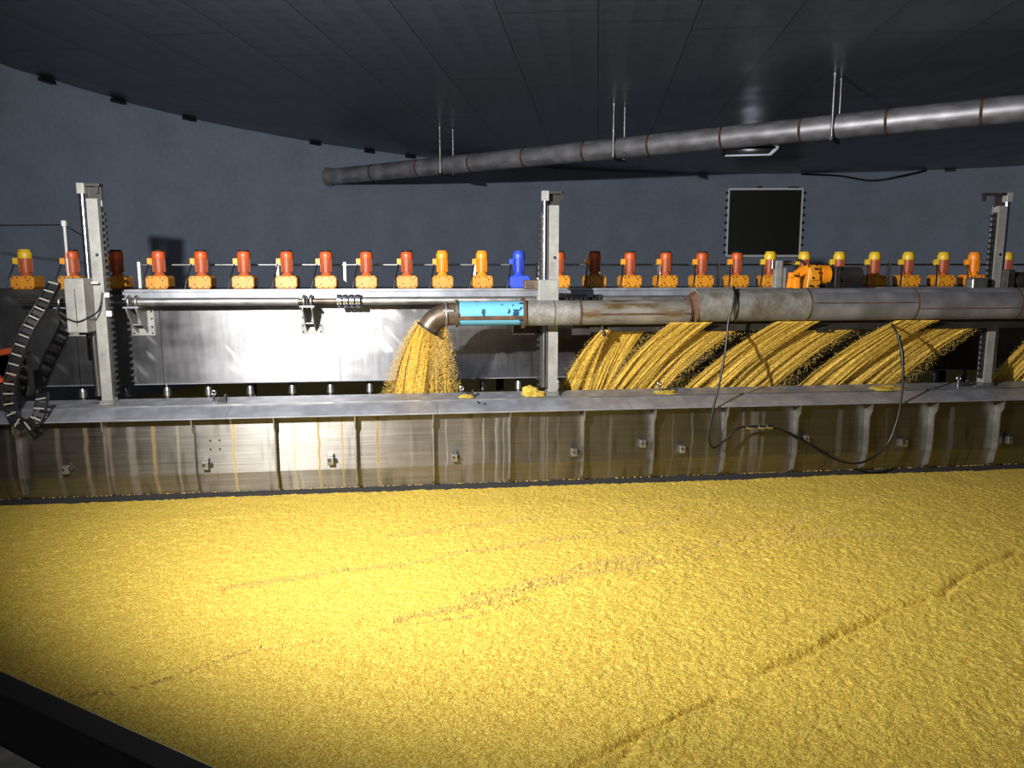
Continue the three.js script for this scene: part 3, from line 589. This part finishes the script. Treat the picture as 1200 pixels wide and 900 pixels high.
{
  const S = (xa, xb, ea, eb, y0, z0, sd, ex = {}) => { const T = ex.T || 0.24; return { xa, xb, vx0: (ea - xa) / T, vx1: (eb - xb) / T, y0, vy: (y0 - 0.93 - 4.9 * T * T) / T, z0, vz: (-0.78 - z0) / T, T, seed: sd, ...ex }; };
  // spill from the elbow
  const core = S(0.06, 0.24, -0.16, 0.16, 1.88, -0.1, 11, { bulge: 0.08, T: 0.32 }), left = S(0.04, 0.12, -0.40, -0.14, 1.92, -0.12, 13, { T: 0.32 }), right = S(0.24, 0.36, 0.16, 0.5, 1.86, -0.14, 17, { bulge: 0.05, T: 0.32 });
  const strand = (a, b, ea, eb, sd) => ({ ...S(a, b, ea, eb, 1.87, -0.12, sd, { T: 0.32 }), nu: 10, th: 0.015 });
  stream('wide spray of grain pouring out of the pipe elbow', [core, strand(0.05, 0.07, -0.3, -0.26, 31), strand(0.06, 0.09, -0.24, -0.17, 33), strand(0.27, 0.29, 0.24, 0.29, 35), strand(0.31, 0.33, 0.36, 0.42, 37), strand(0.25, 0.27, 0.18, 0.21, 39)],
    [{ ...core, n: 2500, u0: -0.1, u1: 1.1, sp: 0.06 }, { ...left, n: 4200, u0: 0, u1: 1, sp: 0.05 }, { ...right, n: 6500, u0: -0.1, u1: 1.05, sp: 0.07 }]);
  const A1 = S(2.17, 2.28, 1.74, 2.14, 1.80, -0.14, 41), A2 = S(2.27, 2.76, 2.12, 2.4, 1.79, -0.3, 43);
  stream('grain stream pouring from the pipe beside the middle guide post', [A1, A2], [{ ...A1, n: 1500, u0: -0.1, u1: 1.05 }, { ...A2, n: 2500, u0: 0, u1: 1.3 }]);
  const B1 = S(2.98, 3.49, 2.34, 2.84, 1.89, -0.06, 51), B2 = S(3.40, 3.88, 2.74, 3.12, 1.775, -0.25, 53);
  stream('grain stream falling just left of the hanging black hose', [B1, B2], [{ ...B1, n: 1500, u0: -0.1, u1: 1 }, { ...B2, n: 2600, u0: 0.2, u1: 1.25 }]);
  const C1 = S(4.28, 4.83, 3.38, 4.02, 1.89, -0.06, 61), C2 = S(4.72, 5.40, 3.90, 4.62, 1.775, -0.25, 63);
  stream('broad grain stream falling between the two runs of the black hose', [C1, C2], [{ ...C1, n: 1500, u0: -0.1, u1: 1 }, { ...C2, n: 2600, u0: 0.2, u1: 1.2 }]);
  const D1 = S(5.8, 6.37, 4.9, 5.55, 1.89, -0.06, 71), D2 = S(6.28, 7.02, 5.4, 6.3, 1.775, -0.25, 73);
  stream('broad grain stream falling left of the toothed end guide post', [D1, D2], [{ ...D1, n: 1500, u0: -0.1, u1: 1 }, { ...D2, n: 3000, u0: 0.2, u1: 1.2 }]);
  const E1 = S(8.1, 8.6, 7.62, 8.1, 1.89, -0.2, 81), E2 = S(8.5, 9.0, 7.95, 8.5, 1.775, -0.3, 83);
  stream('grain stream falling behind and right of the toothed guide post', [E1, E2], [{ ...E1, n: 1500, u0: -0.1, u1: 1 }]);
  // little heaps spilled on the ledge
  const heap = (x, z, r, h, label) => {
    const g = new THREE.SphereGeometry(1, 26, 12, 0, Math.PI * 2, 0, Math.PI / 2), p = g.attributes.position;
    for (let i = 0; i < p.count; i++) { const X = p.getX(i), Z = p.getZ(i), f = 1 + 1.3 * (fbm(X * 2.5 + x * 9, Z * 2.5 + 5, 90, 3) - 0.5); p.setXYZ(i, X * r * f, p.getY(i) * h * f, Z * r * 0.7 * f); }
    g.computeVertexNormals(); const m = new THREE.Mesh(g, grainMat); m.name = numbered('grain_heap'); m.position.set(x, 0.999, z); scene.add(m); tag(m, label, 'grain heap', null, 'stuff');
  };
  heap(1.42, -0.42, 0.14, 0.1, 'small heap of grain at the foot of the middle guide post');
  heap(0.62, -0.38, 0.08, 0.045, 'small heap of grain beside a bolt on the trough ledge');
  heap(3.05, -0.4, 0.16, 0.03, 'flat smear of grain on the ledge under the pipe skirt');
  heap(5.95, -0.38, 0.22, 0.035, 'flat heap of grain on the ledge behind the hose end');
  for (const [x, z, label] of [[-2.28, -0.42, 'shiny eye bolt with a dark clip on the trough ledge'], [0.55, -0.4, 'shiny bolt standing beside a small grain heap'], [2.98, -0.42, 'shiny wing bolt on the ledge left of the hose'], [6.98, -0.42, 'bright pin on the ledge by the end guide post']]) {
    const b = thing('ledge_bolt', label, 'bolt', [x, 1.0, z]);
    part('stud', [rod([0, 0, 0], [0, 0.1, 0], 0.014), new THREE.TorusGeometry(0.024, 0.01, 6, 14).translate(0, 0.11, 0)], chromeMat, b);
    part('clip', [box(0.04, 0.14, 0.01, 0.05, -0.02, 0.02), box(0.12, 0.14, 0.01, 0.09, -0.03, 0.03)], darkMetal, b);
  }
}
{
  const n = 1500, m = new THREE.InstancedMesh(kernelGeo, kernelMat, n);
  for (let i = 0; i < n; i++) {
    const onLip = i % 5 === 0, z = onLip ? rr(-0.25, 0.0) : rr(-0.232, -0.198), x = onLip ? [0.35, 1.4, 2.2, 3.0, 5.9][i % 5 === 0 ? (i / 5) % 5 : 0] + rr(-0.35, 0.35) : rr(-5.5, 8.5);
    dummy.position.set(x, onLip ? 0.91 - z * 0.288 : 0.004, z); dummy.rotation.set(0, rr(0, 6), 0); dummy.scale.setScalar(rr(1.1, 2.0)); dummy.updateMatrix(); m.setMatrixAt(i, dummy.matrix);
  }
  m.name = 'spilled_grains'; scene.add(m); tag(m, 'loose grains lying along the trough lip and seal', 'grain', null, 'stuff');
}
/* ------------------------------------------------------------------ black hose with fittings */
{
  const t = thing('hose', 'black rubber hose looping down the front of the trough', 'hose');
  const p = [[3.72, 2.30, -0.05], [3.70, 2.22, 0.05], [3.66, 2.08, 0.085], [3.62, 1.9, 0.08], [3.6, 1.68, 0.10], [3.54, 1.28, 0.12], [3.44, 0.78, 0.13], [3.42, 0.52, 0.13], [3.48, 0.42, 0.12], [3.61, 0.49, 0.11], [3.78, 0.64, 0.1], [3.94, 0.66, 0.1], [4.2, 0.64, 0.1], [4.42, 0.57, 0.1], [4.65, 0.44, 0.11], [4.98, 0.25, 0.12], [5.27, 0.17, 0.12], [5.48, 0.22, 0.12], [5.69, 0.4, 0.12], [5.8, 0.72, 0.12], [5.84, 1.12, 0.11], [5.83, 1.45, 0.08], [5.79, 1.74, 0.0], [5.78, 1.84, -0.1]];
  part('tube', tube(p, 0.014, 220, 10), cableMat, t);
  part('thick_sleeve', tube(p.slice(13, 16), 0.022, 20, 10), cableMat, t);
  part('end_sleeve', tube([[5.835, 1.35, 0.09], [5.83, 1.5, 0.07], [5.8, 1.72, 0.01]], 0.021, 16, 10), cableMat, t);
  for (const x of [3.92, 4.07, 4.17]) part('fitting', [rod([x - 0.03, 0.655, 0.1], [x + 0.03, 0.65, 0.1], 0.03, 6), rod([x - 0.045, 0.655, 0.1], [x + 0.045, 0.65, 0.1], 0.021, 12)], chromeMat, t);
}
/* ------------------------------------------------------------------ cable carrier, orange drive, cable pole on the left */
{
  const t = thing('cable_carrier', 'black articulated cable carrier with pale crossbars hanging over the trough lip', 'cable carrier');
  const c = new THREE.CatmullRomCurve3([[-3.78, 2.37, -0.2], [-3.86, 2.13, -0.05], [-3.97, 1.91, 0.03], [-4.07, 1.68, 0.06], [-4.14, 1.48, 0.07], [-4.19, 1.27, 0.09], [-4.18, 1.06, 0.12], [-4.12, 0.93, 0.13], [-4.03, 0.89, 0.13], [-3.94, 0.96, 0.12], [-3.91, 1.11, 0.05], [-3.92, 1.2, -0.02]].map((p) => new THREE.Vector3(...p)));
  const N = 20, link = join([box(-0.06, -0.045, -0.052, 0.052, -0.025, 0.025), box(0.045, 0.06, -0.052, 0.052, -0.025, 0.025), box(-0.05, 0.05, -0.045, 0.0, -0.012, 0.0)]), bar = join(box(-0.05, 0.05, 0.02, 0.034, 0.012, 0.026));
  const chainMat = new THREE.MeshStandardMaterial({ color: 0x08080a, roughness: 0.5 }), barMat = new THREE.MeshStandardMaterial({ color: 0x8d8c82, roughness: 0.5 });
  for (let i = 0; i < N; i++) {
    const p = c.getPointAt((i + 0.5) / N), d = c.getTangentAt((i + 0.5) / N), m = new THREE.Mesh(link, chainMat); m.name = 'link';
    m.position.copy(p);
    const y = d.clone().negate(), xx = new THREE.Vector3().crossVectors(y, new THREE.Vector3(0, 0, 1)).normalize(), zz = new THREE.Vector3().crossVectors(xx, y);
    if (xx.x < 0) { xx.negate(); }
    const zf = new THREE.Vector3().crossVectors(xx, y);
    m.quaternion.setFromRotationMatrix(new THREE.Matrix4().makeBasis(xx, y, zf));
    const b = new THREE.Mesh(bar, barMat); b.name = 'crossbar'; if (zf.z < 0) b.position.z = -0.042; m.add(b); t.add(m);
  }
  const o = thing('drive_motor', 'orange drive motor with ribs behind the cable carrier', 'motor', [-4.62, 1.47, -0.32]);
  part('motor_body', [rod([-0.25, 0, 0], [0.2, 0, 0], 0.135, 20), ...[...Array(10)].map((_, k) => new THREE.BoxGeometry(0.4, 0.3, 0.014).rotateX(k * Math.PI / 10))], deepOrange, o);
  part('end_frame', [rbox(0.18, 0.24, -0.17, -0.12, -0.16, 0.16, 0.01), rbox(0.18, 0.24, 0.12, 0.18, -0.16, 0.16, 0.01), box(0.17, 0.2, -0.13, 0.13, -0.13, 0.13)], orangePaint, o);
  part('mount', [box(-0.2, 0.3, -0.47, -0.17, -0.1, 0.1), rbox(0.1, 0.36, -0.36, 0.12, -0.28, -0.14, 0.01)], blackMat, o);
  const p = thing('cable_pole', 'thin white pole carrying two cables, beside the leftmost motors', 'pole', [-4.2, 2.262, -1.56]);
  part('pole', rod([0, 0, 0], [0, 0.78, 0], 0.017, 12), whiteMat, p);
  part('pole_head', [rbox(-0.025, 0.025, 0.76, 0.83, -0.025, 0.025, 0.006)], whiteMat, p);
  const q = (name, pts, label) => tag(part(name, tube(pts, 0.007, 30, 6), cableMat, scene), label, 'cable');
  q('cable', [[-4.2, 3.04, -1.56], [-5.1, 3.03, -1.6], [-6.2, 3.05, -1.7]], 'thin dark cable running left from the white cable pole');
  q('cable', [[-4.19, 3.03, -1.56], [-3.9, 2.9, -1.3], [-3.55, 2.76, -0.7], [-3.41, 2.72, -0.5]], 'thin cable slung from the white pole to the guide post');
}
/* ------------------------------------------------------------------ levelling drive among the motors on the right */
{
  const t = thing('levelling_drive', 'yellow levelling drive with a dark horizontal motor lying in front of the row', 'drive unit', [0, 2.262, -1.05]);
  part('upright', [rbox(4.70, 4.795, 0, 0.355, -0.04, 0.04, 0.006), box(4.81, 4.85, 0, 0.26, -0.02, 0.03)], greyPaint, t);
  part('cross_bolt', [rod([4.82, 0.33, 0], [4.92, 0.335, 0], 0.02, 8), rod([4.66, 0.25, 0.03], [4.66, 0.36, 0.03], 0.016, 8)], chromeMat, t);
  part('bracket', [prismZ([[4.87, 0], [4.9, 0.15], [5.08, 0.28], [5.14, 0.3], [5.14, 0.2], [4.98, 0.1], [4.98, 0]], -0.04, 0.06, 0.006), rbox(4.88, 4.99, 0.13, 0.2, 0.02, 0.09), rbox(4.95, 5.02, -0.01, 0.14, 0.0, 0.09)], amberPaint, t);
  part('gearbox', [prismZ([[5.1, 0], [5.28, 0], [5.3, 0.1], [5.28, 0.27], [5.2, 0.3], [5.13, 0.26]], -0.1, 0.12, 0.012), rbox(5.14, 5.26, 0.1, 0.22, 0.1, 0.15)], yellowPaint, t);
  part('gearbox_bolts', [[5.14, 0.03], [5.25, 0.03], [5.16, 0.13], [5.24, 0.2], [5.2, 0.25], [4.93, 0.16]].map(([x, y]) => rod([x, y, 0.11], [x, y, 0.165], 0.013, 6)), blackMat, t);
  part('drum', [rod([5.32, 0.17, 0], [5.44, 0.17, 0], 0.125, 22), rod([5.29, 0.17, 0], [5.47, 0.17, 0], 0.09, 22)], amberPaint, t);
  part('motor_body', [rod([5.46, 0.17, 0], [5.9, 0.17, 0], 0.095, 20), ...[...Array(12)].map((_, k) => new THREE.BoxGeometry(0.3, 0.21, 0.008).rotateX(k * Math.PI / 12).translate(5.74, 0.17, 0)), rbox(5.5, 5.58, 0.0, 0.28, -0.1, 0.1)], darkMetal, t);
  part('mount', [box(5.4, 5.9, 0, 0.075, -0.09, 0.09)], blackMat, t);
  part('top_pipe', tube([[4.95, 0.3, -0.02], [5.0, 0.36, 0], [5.08, 0.34, 0.02], [5.12, 0.28, 0.02]], 0.018, 14, 8), darkMetal, t);
}
/* ------------------------------------------------------------------ overhead supply pipe on hangers */
{
  const d = new THREE.Vector2(0.7401, 0.6725), o = new THREE.Vector2(0.831, -9.769), y = 4.88, at = (s) => [o.x + d.x * s, y, o.y + d.y * s];
  const t = thing('supply_pipe', 'long galvanised supply pipe slung under the ceiling', 'pipe');
  const S = [-3.97, -2.35, -0.83, 0.74, 2.2, 3.68, 5.12, 6.56, 7.95, 9.3, 10.62, 12.2];
  for (let i = 0; i < S.length - 1; i++) {
    part('pipe_section', rod(at(S[i] + 0.005), at(S[i + 1] - 0.005), 0.2, 32), bigPipeMat, t);
    if (i) part('rust_ring', rod(at(S[i] - 0.022), at(S[i] + 0.022), 0.204, 32), rustMat, t);
  }
  part('end_flange', [rod(at(-4.0), at(-3.94), 0.24, 28)], galvMat, t);
  const lab = ['pair of thin hanger rods nearest the pipe end at the wall', 'pair of hanger rods above the dark square wall window side', 'pair of long hanger rods where the pipe comes forward'];
  [[0, 0], [4.43, 1], [8.5, 2]].forEach(([s, i]) => {
    const c = at(s), n = new THREE.Vector2(-d.y, d.x), h = thing('pipe_hanger', ['pair of hanger rods at the wall end of the supply pipe', 'pair of hanger rods halfway along the supply pipe', 'pair of hanger rods right of the ceiling hatch on the supply pipe'][i], 'hanger', [c[0], 0, c[2]]);
    for (const k of [-1, 1]) { const x = n.x * 0.235 * k, z = n.y * 0.235 * k; part('rod', rod([x, y - 0.25, z], [x, HC, z], 0.022, 10), steelMat, h); part('ceiling_nut', rod([x, HC - 0.05, z], [x, HC - 0.02, z], 0.04, 6), steelMat, h); }
    part('saddle', rod([n.x * 0.28, y - 0.225, n.y * 0.28], [-n.x * 0.28, y - 0.225, -n.y * 0.28], 0.03, 8), darkMetal, h);
  });
}
/* ------------------------------------------------------------------ window in the wall, ceiling hatch, ceiling clips, hanging cable */
{
  const w = new THREE.Group(); w.name = 'window_1'; scene.add(w); struct(w, 'black window with a silver bolted frame on the round wall').userData.category = 'window';
  const A = new THREE.Vector3(10.74, 0, -17.1), B = new THREE.Vector3(13.2, 0, -16.72), mid = A.clone().lerp(B, 0.5), W = A.distanceTo(B) / 2;
  w.position.set(mid.x, 4.07, mid.z); w.rotation.y = Math.atan2(-(B.z - A.z), B.x - A.x);
  const H = 1.12;
  part('pane', box(-W + 0.03, W - 0.03, -H + 0.03, H - 0.03, -0.06, 0.02), paneMat, w);
  part('backing', box(-W, W, -H, H, -0.12, -0.05), blackMat, w);
  for (const s of [-1, 1]) {
    part('frame_bar', rbox(-W, W, s * H - 0.035, s * H + 0.035, -0.05, 0.06, 0.008), chromeFrame, w);
    part('frame_bar', rbox(s * W - 0.03, s * W + 0.03, -H, H, -0.05, 0.06, 0.008), chromeFrame, w);
    for (let k = 0; k < 9; k++) part('bolt', rod([s * (W + 0.06), -H + 0.12 + k * 0.25, -0.04], [s * (W + 0.06), -H + 0.12 + k * 0.25, 0.06], 0.045, 8), blackMat, w);
  }
  part('hinge', [box(-0.3, -0.15, H + 0.035, H + 0.09, -0.04, 0.05), box(0.75, 1.1, H + 0.035, H + 0.08, -0.04, 0.05)], blackMat, w);
  // square ceiling lamp: only the two rim strips away from the camera glow
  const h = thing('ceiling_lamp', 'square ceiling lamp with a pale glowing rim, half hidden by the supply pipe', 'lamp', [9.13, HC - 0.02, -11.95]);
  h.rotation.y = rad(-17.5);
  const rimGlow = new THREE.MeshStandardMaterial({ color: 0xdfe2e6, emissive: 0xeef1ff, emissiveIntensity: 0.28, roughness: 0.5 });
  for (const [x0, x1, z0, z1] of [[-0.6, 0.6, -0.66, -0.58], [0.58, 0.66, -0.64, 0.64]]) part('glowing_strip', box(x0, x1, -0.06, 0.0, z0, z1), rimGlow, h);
  for (const [x0, x1, z0, z1] of [[-0.6, 0.58, 0.58, 0.64], [-0.66, -0.6, -0.64, 0.64]]) part('frame_strip', box(x0, x1, -0.06, 0.0, z0, z1), darkMetal, h);
  part('lid', box(-0.6, 0.58, -0.03, 0.0, -0.58, 0.58), darkMetal, h);
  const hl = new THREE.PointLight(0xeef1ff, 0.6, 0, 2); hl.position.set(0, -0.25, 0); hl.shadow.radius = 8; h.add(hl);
  // clips along the top of the wall
  for (const [x, z] of [[-5.92, -5.88], [-5.56, -7.52], [-4.75, -9.2], [-2.29, -12.04], [-1.08, -13.33], [0.05, -14.15], [17.22, -14.81]]) {
    const a = Math.atan2(z - CZ, x - CX), m = part('ceiling_clip', [box(-0.05, 0.03, -0.045, 0.01, -0.15, 0.15), box(-0.05, 0.05, -0.055, -0.035, -0.15, 0.15)], blackMat, scene);
    m.position.set(CX + Math.cos(a) * (R - 0.07), HC - 0.02, CZ + Math.sin(a) * (R - 0.07)); m.rotation.y = -a + Math.PI; tag(m, 'small black clip where the ceiling meets the wall', 'clip', 'ceiling clips');
  }
  tag(part('hanging_cable', tube([[13.0, HC - 0.05, -16.5], [14.2, HC - 0.12, -16.25], [15.2, HC - 0.3, -15.9], [15.9, HC - 0.2, -15.5], [16.6, HC - 0.04, -15.2]], 0.03, 40, 6), cableMat, scene), 'sagging black cable under the ceiling edge beyond the window', 'cable');
}
scene.traverse((o) => { if (o.isMesh) { o.castShadow = true; o.receiveShadow = true; } if (o.isLight) o.castShadow = true; });
renderer.render(scene, camera);
